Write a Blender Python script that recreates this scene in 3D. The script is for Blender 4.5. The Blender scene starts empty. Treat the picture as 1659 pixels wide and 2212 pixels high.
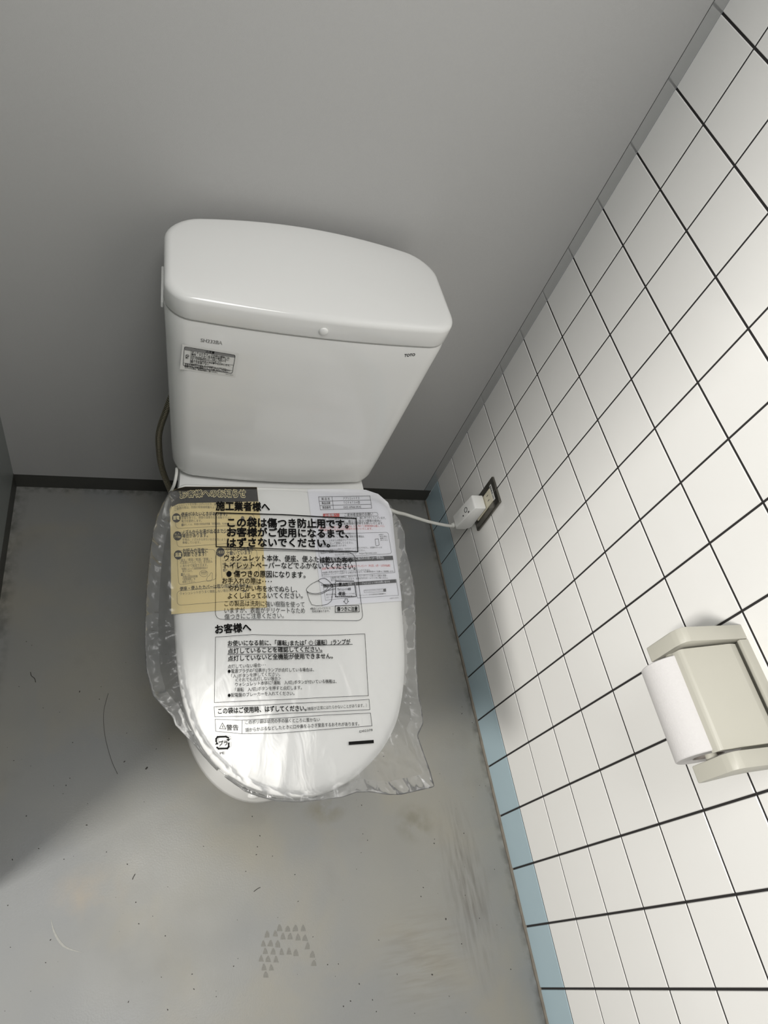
import bpy, bmesh, math, random
import numpy as np
from mathutils import Vector, Matrix, noise

# ------------------------------------------------------------------ scene, camera, light
scene = bpy.context.scene
col = scene.collection
F = 1474.15                                   # focal length in pixels of the 1659 x 2212 frame
CAM = np.array([-0.73008, -0.98607, 1.41760])
ROT = np.array([[0.9425317, -0.1620917, 0.2921649],      # rows: right, down, forward
                [0.0254446, -0.8370778, -0.5464918],
                [0.3331465, 0.5225199, -0.7848480]])
cd = bpy.data.cameras.new('camera')
cam = bpy.data.objects.new('camera', cd)
col.objects.link(cam)
m = Matrix(((ROT[0][0], -ROT[1][0], -ROT[2][0], CAM[0]),
            (ROT[0][1], -ROT[1][1], -ROT[2][1], CAM[1]),
            (ROT[0][2], -ROT[1][2], -ROT[2][2], CAM[2]),
            (0, 0, 0, 1)))
cam.matrix_world = m
cd.sensor_fit = 'VERTICAL'
cd.sensor_height = 36.0
cd.lens = 36.0 * F / 2212.0
cd.clip_start = 0.02
scene.camera = cam

scene.view_settings.view_transform = 'Standard'
scene.view_settings.look = 'None'
scene.view_settings.gamma = 1.0
scene.view_settings.exposure = 0.0
scene.view_settings.use_curve_mapping = False

world = bpy.data.worlds.new('world')
scene.world = world
world.use_nodes = True
bg = world.node_tree.nodes['Background']
bg.inputs[0].default_value = (0.92, 0.96, 1.0, 1)
bg.inputs[1].default_value = 0.13


def area(name, loc, target, sx, sy, power, color):
    l = bpy.data.lights.new(name, 'AREA')
    l.shape = 'RECTANGLE'
    l.size = sx
    l.size_y = sy
    l.energy = power
    l.color = color
    o = bpy.data.objects.new(name, l)
    col.objects.link(o)
    o.location = loc
    d = Vector(target) - Vector(loc)
    o.rotation_euler = d.to_track_quat('-Z', 'Y').to_euler()
    return o


# bright washroom light beyond the open front left of the stall
area('washroom_light', (-2.05, -1.47, 1.75), (-0.3, -0.55, 0.4), 0.36, 0.45, 47.0, (1.0, 0.97, 0.92))
# the stall's own ceiling light
area('ceiling_light', (-0.66, -0.82, 2.22), (-0.60, -0.78, 0.0), 0.7, 0.5, 12.0, (1.0, 0.99, 0.97))


# ------------------------------------------------------------------ helpers
def ray(x, y):
    return ROT.T @ np.array([(x - 829.5) / F, (y - 1106.0) / F, 1.0])


def tag(o, label=None, cat=None, group=None, kind=None):
    if label: o['label'] = label
    if cat: o['category'] = cat
    if group: o['group'] = group
    if kind: o['kind'] = kind
    return o


def empty(name, loc, label=None, cat=None):
    o = bpy.data.objects.new(name, None)
    o.empty_display_size = 0.05
    col.objects.link(o)
    o.location = loc
    return tag(o, label, cat)


def link(name, me, mat, parent=None, smooth=True, angle=None):
    if isinstance(me, bmesh.types.BMesh):
        bm = me
        bmesh.ops.recalc_face_normals(bm, faces=bm.faces)
        me = bpy.data.meshes.new(name)
        bm.to_mesh(me)
        bm.free()
    mats = mat if isinstance(mat, (list, tuple)) else [mat]
    for q in mats:
        me.materials.append(q)
    for p in me.polygons:
        p.use_smooth = smooth
    if smooth and angle is not None:
        me.set_sharp_from_angle(angle=math.radians(angle))
    o = bpy.data.objects.new(name, me)
    col.objects.link(o)
    if parent is not None:
        o.parent = parent
        bpy.context.view_layer.update()
        o.matrix_parent_inverse = parent.matrix_world.inverted()
    return o


def bm_box(bm, x0, x1, y0, y1, z0, z1, bevel=0.0, seg=2):
    r = bmesh.ops.create_cube(bm, size=1.0)
    vs = r['verts']
    for v in vs:
        v.co = Vector(((x0 + x1) / 2 + v.co.x * (x1 - x0), (y0 + y1) / 2 + v.co.y * (y1 - y0), (z0 + z1) / 2 + v.co.z * (z1 - z0)))
    if bevel > 0:
        es = list({e for v in vs for e in v.link_edges})
        bmesh.ops.bevel(bm, geom=es, offset=bevel, segments=seg, profile=0.5, affect='EDGES', clamp_overlap=True)
    return bm


def box(name, b, mat, parent=None, bevel=0.0, seg=2):
    bm = bmesh.new()
    bm_box(bm, *b, bevel=bevel, seg=seg)
    return link(name, bm, mat, parent, smooth=bevel > 0, angle=40)


def loft(rings, cap0=True, cap1=True):
    bm = bmesh.new()
    vr = [[bm.verts.new(p) for p in r] for r in rings]
    n = len(rings[0])
    for a, b in zip(vr, vr[1:]):
        for i in range(n):
            j = (i + 1) % n
            bm.faces.new((a[i], a[j], b[j], b[i]))
    if cap0: bm.faces.new(vr[0][::-1])
    if cap1: bm.faces.new(vr[-1])
    return bm


def prism(poly, axis, a, b, bevel=0.0, seg=2):
    """poly of 2-D points extruded along an axis (0 x, 1 y, 2 z)"""
    def P(p, t):
        if axis == 0: return (t, p[0], p[1])
        if axis == 1: return (p[0], t, p[1])
        return (p[0], p[1], t)
    bm = loft([[P(p, a) for p in poly], [P(p, b) for p in poly]])
    if bevel:
        bmesh.ops.bevel(bm, geom=list(bm.edges), offset=bevel, segments=seg, profile=0.5, affect='EDGES', clamp_overlap=True)
    return bm


def catmull(pts, n=10, closed=False):
    P = [np.array(p, float) for p in pts]
    out = []
    N = len(P)
    rng = range(N if closed else N - 1)
    for i in rng:
        if closed:
            p0, p1, p2, p3 = P[(i - 1) % N], P[i], P[(i + 1) % N], P[(i + 2) % N]
        else:
            p0, p1, p2, p3 = P[max(i - 1, 0)], P[i], P[i + 1], P[min(i + 2, N - 1)]
        for k in range(n):
            t = k / n
            out.append(0.5 * ((2 * p1) + (-p0 + p2) * t + (2 * p0 - 5 * p1 + 4 * p2 - p3) * t * t + (-p0 + 3 * p1 - 3 * p2 + p3) * t ** 3))
    if not closed:
        out.append(P[-1])
    return out


def tube(pts, rad, seg=12, n=8, bm=None, caps=True):
    path = [Vector(p) for p in catmull(pts, n)]
    rings = []
    up = Vector((0.2, 0.3, 1)).normalized()
    for i, p in enumerate(path):
        t = (path[min(i + 1, len(path) - 1)] - path[max(i - 1, 0)]).normalized()
        a = t.cross(up)
        if a.length < 1e-4: a = t.cross(Vector((1, 0, 0)))
        a.normalize()
        up = a.cross(t).normalized()
        r = rad(i / (len(path) - 1)) if callable(rad) else rad
        rings.append([p + (a * math.cos(2 * math.pi * k / seg) + up * math.sin(2 * math.pi * k / seg)) * r for k in range(seg)])
    return loft(rings, caps, caps)


def rrect(hw, yf, yb, rf, rb, bowf=0.0, bowb=0.0, xc=0.0, n=8, m=14):
    """closed outline: straight sides, rounded corners, front at yf (more negative), back at yb, bowed ends"""
    pts = []
    def arc(cx, cy, r, a0, a1):
        for k in range(n + 1):
            a = a0 + (a1 - a0) * k / n
            pts.append([cx + r * math.cos(a), cy + r * math.sin(a)])
    arc(hw - rf, yf + rf, rf, 0, -math.pi / 2)
    for k in range(1, m):
        pts.append([(hw - rf) * (1 - 2 * k / m), yf])
    arc(-hw + rf, yf + rf, rf, -math.pi / 2, -math.pi)
    for k in range(1, 6):
        pts.append([-hw, yf + rf + (yb - rb - yf - rf) * k / 6])
    arc(-hw + rb, yb - rb, rb, math.pi, math.pi / 2)
    for k in range(1, m):
        pts.append([(-hw + rb) * (1 - 2 * k / m), yb])
    arc(hw - rb, yb - rb, rb, math.pi / 2, 0)
    for k in range(1, 6):
        pts.append([hw, yb - rb + (yf + rf - yb + rb) * k / 6])
    ym = (yf + yb) / 2
    out = []
    for x, y in pts:
        q = 1 - (x / hw) ** 2
        s = (y - ym) / ((yb - yf) / 2)
        if s < 0: y -= bowf * q * (-s)
        else: y += bowb * q * s
        out.append((x + xc, y))
    return out


# ------------------------------------------------------------------ materials
def mat(name, rgb, rough=0.5, metal=0.0, spec=0.5, noise_amt=0.0, noise_scale=20, bump=0.0, bump_scale=200, coat=0.0):
    M = bpy.data.materials.new(name)
    M.use_nodes = True
    nt = M.node_tree
    b = nt.nodes['Principled BSDF']
    b.inputs['Base Color'].default_value = (*rgb, 1)
    b.inputs['Roughness'].default_value = rough
    b.inputs['Metallic'].default_value = metal
    b.inputs['Specular IOR Level'].default_value = spec
    b.inputs['Coat Weight'].default_value = coat
    tc = nt.nodes.new('ShaderNodeTexCoord')
    nz = nt.nodes.new('ShaderNodeTexNoise')
    nz.inputs['Scale'].default_value = noise_scale
    nz.inputs['Detail'].default_value = 5
    nt.links.new(tc.outputs['Object'], nz.inputs['Vector'])
    mx = nt.nodes.new('ShaderNodeMix')
    mx.data_type = 'RGBA'
    mx.inputs[6].default_value = (*[c * (1 - noise_amt) for c in rgb], 1)
    mx.inputs[7].default_value = (*[min(1, c * (1 + noise_amt)) for c in rgb], 1)
    nt.links.new(nz.outputs['Fac'], mx.inputs[0])
    nt.links.new(mx.outputs[2], b.inputs['Base Color'])
    if bump:
        n2 = nt.nodes.new('ShaderNodeTexNoise')
        n2.inputs['Scale'].default_value = bump_scale
        n2.inputs['Detail'].default_value = 3
        nt.links.new(tc.outputs['Object'], n2.inputs['Vector'])
        bp = nt.nodes.new('ShaderNodeBump')
        bp.inputs['Strength'].default_value = bump
        bp.inputs['Distance'].default_value = 0.001
        nt.links.new(n2.outputs['Fac'], bp.inputs['Height'])
        nt.links.new(bp.outputs['Normal'], b.inputs['Normal'])
    return M


china = mat('glazed_china', (0.80, 0.80, 0.785), 0.07, noise_amt=0.01, noise_scale=4, bump=0.05, bump_scale=30)
white_plastic = mat('white_plastic', (0.90, 0.90, 0.88), 0.28, noise_amt=0.01)
cord_plastic = mat('cord_plastic', (0.74, 0.74, 0.70), 0.4, noise_amt=0.03)
cream = mat('cream_plastic', (0.485, 0.472, 0.41), 0.42, noise_amt=0.03, noise_scale=12)
socket_cream = mat('socket_cream', (0.66, 0.62, 0.49), 0.4)
steel = mat('stained_steel', (0.19, 0.18, 0.16), 0.26, metal=0.95, noise_amt=0.5, noise_scale=60)
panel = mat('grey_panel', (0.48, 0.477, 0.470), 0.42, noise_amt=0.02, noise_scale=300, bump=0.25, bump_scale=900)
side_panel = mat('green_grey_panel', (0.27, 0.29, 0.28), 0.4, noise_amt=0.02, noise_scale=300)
trim_mat = mat('satin_aluminium', (0.50, 0.505, 0.50), 0.13, metal=0.55, noise_amt=0.02)
gap_mat = mat('dark_gap', (0.03, 0.03, 0.03), 0.8)
base_mat = mat('dark_base', (0.060, 0.060, 0.052), 0.5, noise_amt=0.15, noise_scale=30)
tile_white = mat('white_tile', (0.84, 0.832, 0.81), 0.10, noise_amt=0.012, noise_scale=7, bump=0.12, bump_scale=9)
tile_blue = mat('blue_tile', (0.40, 0.52, 0.575), 0.10, noise_amt=0.03, noise_scale=14, bump=0.12, bump_scale=9)
grout = mat('dark_grout', (0.018, 0.016, 0.016), 0.85, noise_amt=0.2, noise_scale=80)
sealant = mat('brown_sealant', (0.17, 0.15, 0.12), 0.7, noise_amt=0.35, noise_scale=60)
ink = mat('black_ink', (0.004, 0.004, 0.004), 0.65, spec=0.12)
ink_brown = mat('brown_black_ink', (0.022, 0.018, 0.013), 0.7, spec=0.15, noise_amt=0.1)
ink_soft = mat('soft_ink', (0.13, 0.11, 0.07), 0.7)
ink_grey = mat('grey_ink', (0.055, 0.055, 0.06), 0.7, spec=0.2)
ink_red = mat('red_ink', (0.62, 0.09, 0.08), 0.6)
grey_band = mat('grey_band', (0.22, 0.22, 0.22), 0.5)
yellow_paper = mat('yellow_paper', (0.82, 0.68, 0.34), 0.7, noise_amt=0.03, noise_scale=40)
yellow_ink = mat('yellow_outline', (0.90, 0.78, 0.42), 0.7)
white_paper = mat('white_paper', (0.86, 0.865, 0.91), 0.65, noise_amt=0.015, noise_scale=40)
label_white = mat('label_white', (0.72, 0.72, 0.70), 0.3)
tissue = mat('tissue_paper', (0.62, 0.605, 0.60), 0.95, spec=0.1, noise_amt=0.03, noise_scale=250, bump=0.35, bump_scale=420)
card = mat('cardboard_core', (0.30, 0.27, 0.25), 0.9)
faint = mat('faint_grey_ink', (0.56, 0.56, 0.55), 0.3)
hair = mat('dark_grit', (0.05, 0.045, 0.04), 0.8)


def make_braid():
    M = mat('braided_steel', (0.42, 0.38, 0.29), 0.35, metal=0.85)
    nt = M.node_tree
    b = nt.nodes['Principled BSDF']
    uv = nt.nodes.new('ShaderNodeUVMap')
    ck = nt.nodes.new('ShaderNodeTexChecker')
    ck.inputs['Scale'].default_value = 1.0
    ck.inputs['Color1'].default_value = (0.55, 0.50, 0.38, 1)
    ck.inputs['Color2'].default_value = (0.05, 0.045, 0.035, 1)
    mp = nt.nodes.new('ShaderNodeMapping')
    mp.inputs['Rotation'].default_value = (0, 0, math.radians(45))
    nt.links.new(uv.outputs['UV'], mp.inputs['Vector'])
    nt.links.new(mp.outputs['Vector'], ck.inputs['Vector'])
    nt.links.new(ck.outputs['Color'], b.inputs['Base Color'])
    return M


def make_film():
    M = bpy.data.materials.new('clear_film')
    M.use_nodes = True
    nt = M.node_tree
    nt.nodes.clear()
    out = nt.nodes.new('ShaderNodeOutputMaterial')
    tr = nt.nodes.new('ShaderNodeBsdfTransparent')
    tr.inputs[0].default_value = (0.975, 0.975, 0.975, 1)
    df = nt.nodes.new('ShaderNodeBsdfDiffuse')
    df.inputs[0].default_value = (0.85, 0.86, 0.87, 1)
    tl = nt.nodes.new('ShaderNodeBsdfTranslucent')
    tl.inputs[0].default_value = (0.85, 0.86, 0.87, 1)
    hz = nt.nodes.new('ShaderNodeMixShader')
    hz.inputs[0].default_value = 0.45
    gl = nt.nodes.new('ShaderNodeBsdfGlossy')
    gl.inputs['Color'].default_value = (0.72, 0.72, 0.72, 1)
    gl.inputs['Roughness'].default_value = 0.24
    fr = nt.nodes.new('ShaderNodeFresnel')
    fr.inputs['IOR'].default_value = 1.45
    m1 = nt.nodes.new('ShaderNodeMixShader')
    m1.inputs[0].default_value = 0.115
    m2 = nt.nodes.new('ShaderNodeMixShader')
    tc = nt.nodes.new('ShaderNodeTexCoord')
    mp = nt.nodes.new('ShaderNodeMapping')
    mp.inputs['Rotation'].default_value = (0, 0, math.radians(25))
    mp.inputs['Scale'].default_value = (1.6, 0.7, 1)
    nz = nt.nodes.new('ShaderNodeTexNoise')
    nz.inputs['Scale'].default_value = 22
    nz.inputs['Detail'].default_value = 4
    nz.inputs['Distortion'].default_value = 1.5
    bp = nt.nodes.new('ShaderNodeBump')
    bp.inputs['Strength'].default_value = 0.35
    bp.inputs['Distance'].default_value = 0.003
    L = nt.links.new
    L(tc.outputs['Object'], mp.inputs['Vector'])
    L(mp.outputs['Vector'], nz.inputs['Vector'])
    L(nz.outputs['Fac'], bp.inputs['Height'])
    for s in (gl, fr, df):
        L(bp.outputs['Normal'], s.inputs['Normal'])
    L(df.outputs[0], hz.inputs[1]); L(tl.outputs[0], hz.inputs[2])
    L(tr.outputs[0], m1.inputs[1]); L(hz.outputs[0], m1.inputs[2])
    L(fr.outputs[0], m2.inputs[0]); L(m1.outputs[0], m2.inputs[1]); L(gl.outputs[0], m2.inputs[2])
    L(m2.outputs[0], out.inputs[0])
    return M


def make_floor():
    M = bpy.data.materials.new('grey_vinyl_floor')
    M.use_nodes = True
    nt = M.node_tree
    b = nt.nodes['Principled BSDF']
    L = nt.links.new
    tc = nt.nodes.new('ShaderNodeTexCoord')

    def nz(scale, detail=5, sc=(1, 1, 1), rot=0.0, dist=0.0):
        mp = nt.nodes.new('ShaderNodeMapping')
        mp.inputs['Scale'].default_value = sc
        mp.inputs['Rotation'].default_value = (0, 0, rot)
        n = nt.nodes.new('ShaderNodeTexNoise')
        n.inputs['Scale'].default_value = scale
        n.inputs['Detail'].default_value = detail
        n.inputs['Distortion'].default_value = dist
        L(tc.outputs['Object'], mp.inputs['Vector'])
        L(mp.outputs['Vector'], n.inputs['Vector'])
        return n.outputs['Fac']

    def ramp(s, a, bb, ca, cb):
        r = nt.nodes.new('ShaderNodeMapRange')
        r.inputs['From Min'].default_value = a
        r.inputs['From Max'].default_value = bb
        r.inputs['To Min'].default_value = ca
        r.inputs['To Max'].default_value = cb
        L(s, r.inputs['Value'])
        return r.outputs['Result']

    def mul(a, bb):
        k = nt.nodes.new('ShaderNodeMath')
        k.operation = 'MULTIPLY'
        L(a, k.inputs[0])
        if hasattr(bb, 'links'): L(bb, k.inputs[1])
        else: k.inputs[1].default_value = bb
        return k.outputs[0]

    def blob(x, y, rx, ry, edge=0.6):
        mp = nt.nodes.new('ShaderNodeVectorMath')
        mp.operation = 'SUBTRACT'
        mp.inputs[1].default_value = (x, y, 0)
        L(tc.outputs['Object'], mp.inputs[0])
        s = nt.nodes.new('ShaderNodeVectorMath')
        s.operation = 'DIVIDE'
        s.inputs[1].default_value = (rx, ry, 1)
        L(mp.outputs[0], s.inputs[0])
        ln = nt.nodes.new('ShaderNodeVectorMath')
        ln.operation = 'LENGTH'
        L(s.outputs[0], ln.inputs[0])
        return ramp(ln.outputs['Value'], edge, 1.0, 1.0, 0.0)

    def mix(c, rgb, fac):
        k = nt.nodes.new('ShaderNodeMix')
        k.data_type = 'RGBA'
        L(fac, k.inputs[0])
        L(c, k.inputs[6])
        k.inputs[7].default_value = (*rgb, 1)
        return k.outputs[2]

    base = nt.nodes.new('ShaderNodeRGB')
    base.outputs[0].default_value = (0.262, 0.257, 0.230, 1)
    c = base.outputs[0]
    c = mix(c, (0.222, 0.228, 0.226), ramp(nz(3.0, 3), 0.35, 0.65, 0, 1))
    c = mix(c, (0.30, 0.27, 0.20), ramp(nz(5.0, 6, dist=0.6), 0.50, 0.72, 0, 0.45))
    c = mix(c, (0.17, 0.165, 0.15), ramp(nz(9.0, 9), 0.60, 0.80, 0, 0.35))
    streak = ramp(nz(40, 6, (3.0, 0.35, 1)), 0.42, 0.68, 0, 0.8)
    c = mix(c, (0.13, 0.12, 0.105), mul(streak, blob(-0.105, -0.93, 0.055, 0.19, 0.1)))
    streak2 = ramp(nz(40, 6, (0.35, 3.0, 1)), 0.42, 0.68, 0, 0.5)
    c = mix(c, (0.16, 0.145, 0.12), mul(streak2, blob(-0.22, -1.03, 0.11, 0.10, 0.1)))
    c = mix(c, (0.16, 0.14, 0.085), mul(ramp(nz(30, 6), 0.35, 0.65, 0, 0.7), blob(-0.375, -0.755, 0.05, 0.03, 0.3)))
    c = mix(c, (0.16, 0.15, 0.11), mul(ramp(nz(25, 6), 0.4, 0.6, 0, 0.6), blob(-0.19, -0.80, 0.05, 0.045, 0.3)))
    c = mix(c, (0.34, 0.28, 0.20), mul(ramp(nz(20, 6), 0.35, 0.65, 0, 0.5), blob(-0.80, -0.84, 0.07, 0.05, 0.3)))
    # dirt gathered along the foot of the walls
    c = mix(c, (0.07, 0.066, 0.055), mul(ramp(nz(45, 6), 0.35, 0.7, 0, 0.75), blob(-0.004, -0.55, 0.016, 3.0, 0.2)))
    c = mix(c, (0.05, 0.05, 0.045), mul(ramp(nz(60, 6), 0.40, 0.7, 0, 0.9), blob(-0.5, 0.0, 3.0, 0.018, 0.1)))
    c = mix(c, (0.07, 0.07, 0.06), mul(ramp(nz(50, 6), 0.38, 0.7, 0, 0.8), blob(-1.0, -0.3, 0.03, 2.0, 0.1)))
    speck = nt.nodes.new('ShaderNodeTexVoronoi')
    speck.inputs['Scale'].default_value = 55
    L(tc.outputs['Object'], speck.inputs['Vector'])
    c = mix(c, (0.08, 0.075, 0.07), mul(ramp(speck.outputs['Distance'], 0.02, 0.05, 0.7, 0), ramp(nz(11, 2), 0.5, 0.62, 0, 1)))
    L(c, b.inputs['Base Color'])
    L(ramp(nz(7, 5), 0.3, 0.7, 0.30, 0.46), b.inputs['Roughness'])
    bp = nt.nodes.new('ShaderNodeBump')
    bp.inputs['Strength'].default_value = 0.15
    bp.inputs['Distance'].default_value = 0.001
    L(nz(350, 3), bp.inputs['Height'])
    L(bp.outputs['Normal'], b.inputs['Normal'])
    return M


film = make_film()
floor_mat = make_floor()
braid = make_braid()

# ------------------------------------------------------------------ the room
FRONT = -3.2
bm = bmesh.new()
bm_box(bm, -4.2, 0.02, FRONT, 0.02, -0.05, 0.0)
tag(link('floor', bm, floor_mat, smooth=False), kind='structure')
tag(box('wall_back', (-1.0, -0.0225, -0.001, 0.04, 0.048, 2.15), panel), kind='structure')
tag(box('trim_1', (-0.0212, -0.0006, -0.001, 0.04, 0.048, 2.15), trim_mat), kind='structure')
tag(box('trim_2', (-0.0226, -0.0211, 0.0005, 0.04, 0.048, 2.15), gap_mat), kind='structure')
tag(box('baseboard_back', (-0.9995, -0.0006, 0.0, 0.03, 0.0, 0.048), base_mat), kind='structure')
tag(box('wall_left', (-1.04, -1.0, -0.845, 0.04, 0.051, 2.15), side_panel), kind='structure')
tag(box('baseboard_left', (-1.03, -0.9995, -0.845, 0.0, 0.0, 0.051), base_mat), kind='structure')

def tile_wall():
    """glazed tiles standing just proud of a dark grout bed, one mesh; lowest course pale blue"""
    bm = bmesh.new()
    g = 0.00155
    PY, PZ, Y0, Z1 = 0.10145, 0.1, -0.0994, 0.0927
    ys = [(0.0, Y0)] + [(Y0 - PY * k, Y0 - PY * (k + 1)) for k in range(0, 29)]
    zs = [(0.002, Z1)] + [(Z1 + PZ * k, Z1 + PZ * (k + 1)) for k in range(0, 25)]
    for yi, (ya, yb) in enumerate(ys):
        for zi, (za, zb) in enumerate(zs):
            a, b = ya - (g if yi else 0.0003), yb + g
            c, d = za + (g if zi else 0), zb - g
            e = 0.0009
            f = [bm.verts.new((-0.0002, y, z)) for y, z in ((a - e, c + e), (b + e, c + e), (b + e, d - e), (a - e, d - e))]
            k = [bm.verts.new((0.0011, y, z)) for y, z in ((a, c), (b, c), (b, d), (a, d))]
            fs = [bm.faces.new(f)]
            for i in range(4):
                j = (i + 1) % 4
                fs.append(bm.faces.new((f[j], f[i], k[i], k[j])))
            for q in fs:
                q.material_index = 1 if zi == 0 else 0
    n0 = len(bm.verts)
    v = [bm.verts.new(p) for p in ((0.0010, 0, 0), (0.0010, FRONT, 0), (0.0010, FRONT, 2.6), (0.0010, 0, 2.6),
                                   (0.02, 0, 0), (0.02, FRONT, 0), (0.02, FRONT, 2.6), (0.02, 0, 2.6))]
    for f in ((0, 1, 2, 3), (7, 6, 5, 4), (0, 4, 5, 1), (1, 5, 6, 2), (2, 6, 7, 3), (3, 7, 4, 0)):
        q = bm.faces.new([v[i] for i in f])
        q.material_index = 2
    me = bpy.data.meshes.new('wall_right')
    bm.to_mesh(me)
    bm.free()
    for q in (tile_white, tile_blue, grout): me.materials.append(q)
    o = bpy.data.objects.new('wall_right', me)
    col.objects.link(o)
    return tag(o, kind='structure')


tile_wall()
bm = bmesh.new()
rng = random.Random(3)
rows = []
for i in range(161):
    y = -0.002 - i * (2.6 / 160)
    w = 0.0045 + 0.0012 * rng.random()
    rows.append([bm.verts.new(p) for p in ((0.001, y, 0.0), (-w, y, 0.0002), (-w * 0.55, y, w * 0.45), (0.001, y, w * 0.7))])
for a, b in zip(rows, rows[1:]):
    for k in range(3):
        bm.faces.new((a[k], a[k + 1], b[k + 1], b[k]))
tag(link('trim_3', bm, sealant), kind='structure')

# ------------------------------------------------------------------ lid surface, which the papers and the bag lie on
HALF = [(0.0, -.307), (.05, -.3085), (.095, -.3115), (.135, -.317), (.163, -.325), (.179, -.339), (.185, -.365), (.1855, -.42), (.1855, -.48),
        (.182, -.54), (.1765, -.605), (.1685, -.652), (.157, -.690), (.144, -.7185), (.123, -.7465), (.1025, -.765), (.077, -.7822),
        (.051, -.7935), (.022, -.8005), (0.0, -.802)]


def lid_xc(y):
    return -0.4985 + 0.02 * (y + 0.5)


_o = [(dx, y) for dx, y in HALF] + [(-dx, y) for dx, y in HALF[-2:0:-1]]
OUT = np.array([(lid_xc(p[1]) + p[0], p[1]) for p in catmull(_o, 6, True)])
_A, _B = OUT, np.roll(OUT, -1, axis=0)


def sdist(x, y):
    """distance to the lid's outline, negative inside"""
    p = np.array([x, y])
    ab = _B - _A
    t = np.clip(((p - _A) * ab).sum(1) / (ab * ab).sum(1), 0, 1)
    q = _A + ab * t[:, None]
    d = math.sqrt(((p - q) ** 2).sum(1).min())
    c = (_A[:, 1] > y) != (_B[:, 1] > y)
    xs = _A[c, 0] + (y - _A[c, 1]) / (_B[c, 1] - _A[c, 1]) * (_B[c, 0] - _A[c, 0])
    inside = (xs > x).sum() % 2 == 1
    return -d if inside else d


def edge_z(y):
    return 0.465 + 0.0755 * (y + 0.3)


def dome(t):
    return 0.014 * (1 - (1 - min(t / 0.13, 1.0)) ** 2)


def lid_top(x, y, d=None):
    if d is None: d = sdist(x, y)
    t = max(-d, 0.0)
    z = edge_z(y) + dome(t)
    if t < 0.012:
        z -= 0.011 * (1 - math.sqrt(max(0, 1 - (1 - t / 0.012) ** 2)))
    return z


def drape(x, y):
    """a sheet lying on the lid and hanging over its edge"""
    d = sdist(x, y)
    z = edge_z(y) + dome(max(-d, 0))
    if d > -0.01:
        z -= math.sqrt((d + 0.01) ** 2 + 0.012 ** 2) * 0.85 - 0.012 * 0.85
    return z


def nse(x, y, s, seed=0.0):
    return noise.noise(Vector((x * s, y * s, seed)))


def ridge(x, y, s, seed):
    return (1 - abs(noise.noise(Vector((x * s, y * s, seed))) * 2)) ** 3


def bag_z(x, y):
    d = sdist(x, y)
    z = edge_z(y) + dome(max(-d, 0)) + 0.0035
    if d > -0.004:
        q = d + 0.004
        z -= 0.42 * (math.sqrt(q * q + 0.012 ** 2) - 0.012)
        a = min(q / 0.012, 1.0)
        th = math.atan2(x + .50, y + .57)
        rr = math.hypot(x + .50, y + .57)
        f1 = (1 - abs(noise.noise(Vector((th * 9 + rr * 9, rr * 12, 3.3))) * 2.2)) 
        f2 = (1 - abs(noise.noise(Vector((th * 17 - rr * 22, rr * 16, 8.3))) * 2.2))
        z += a * (0.0050 * max(f1, 0) ** 3 + 0.0028 * max(f2, 0) ** 3 + 0.005 * nse(x, y, 13, 3.1) + 0.0018 * ridge(x, y, 48, 7.7))
    z += 0.0011 * nse(x * 1.0, y * 0.55, 28, 9.0)
    # long folds that fan out towards the front of the lid
    if y < -0.60:
        w = min((-0.60 - y) / 0.06, 1.0)
        ang = math.atan2(x + 0.47, -(y + 0.52)) * 1.0
        z += w * 0.0009 * (1 - abs(noise.noise(Vector((ang * 7, 0.3 * y, 4.4))) * 2)) ** 2
    return z


def hit(x, y, surf, off=0.0):
    """the point of a sheet that lies along the sight line x, y of the survey photograph"""
    d = ray(x, y)
    z = 0.45
    for _ in range(14):
        t = (z - CAM[2]) / d[2]
        X, Y = CAM[0] + t * d[0], CAM[1] + t * d[1]
        z = 0.4 * z + 0.6 * (surf(X, Y) + off)
    t = (z - CAM[2]) / d[2]
    X, Y = CAM[0] + t * d[0], CAM[1] + t * d[1]
    return X, Y


# ------------------------------------------------------------------ lettering
_cache = {}


def glyphs(text, bold=0.0):
    key = (text, bold)
    if key in _cache: return _cache[key]
    cu = bpy.data.curves.new('t', 'FONT')
    cu.body = text
    cu.size = 1.0
    cu.resolution_u = 3
    ob = bpy.data.objects.new('t', cu)
    col.objects.link(ob)
    bpy.context.view_layer.update()
    dg = bpy.context.evaluated_depsgraph_get()
    me = bpy.data.meshes.new_from_object(ob.evaluated_get(dg))
    V = [(v.co.x, v.co.y) for v in me.vertices]
    P = [tuple(p.vertices) for p in me.polygons]
    bpy.data.objects.remove(ob)
    bpy.data.curves.remove(cu)
    bpy.data.meshes.remove(me)
    if bold:
        k, W, Q = max(4, int(4 + bold * 80)), [], []
        for i in range(k):
            a = 2 * math.pi * (i + .5) / k
            n = len(W)
            W += [(x + bold * math.cos(a), y + bold * math.sin(a)) for x, y in V]
            Q += [tuple(j + n for j in p) for p in P]
        V, P = W, Q
    _cache[key] = (V, P)
    return V, P


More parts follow.
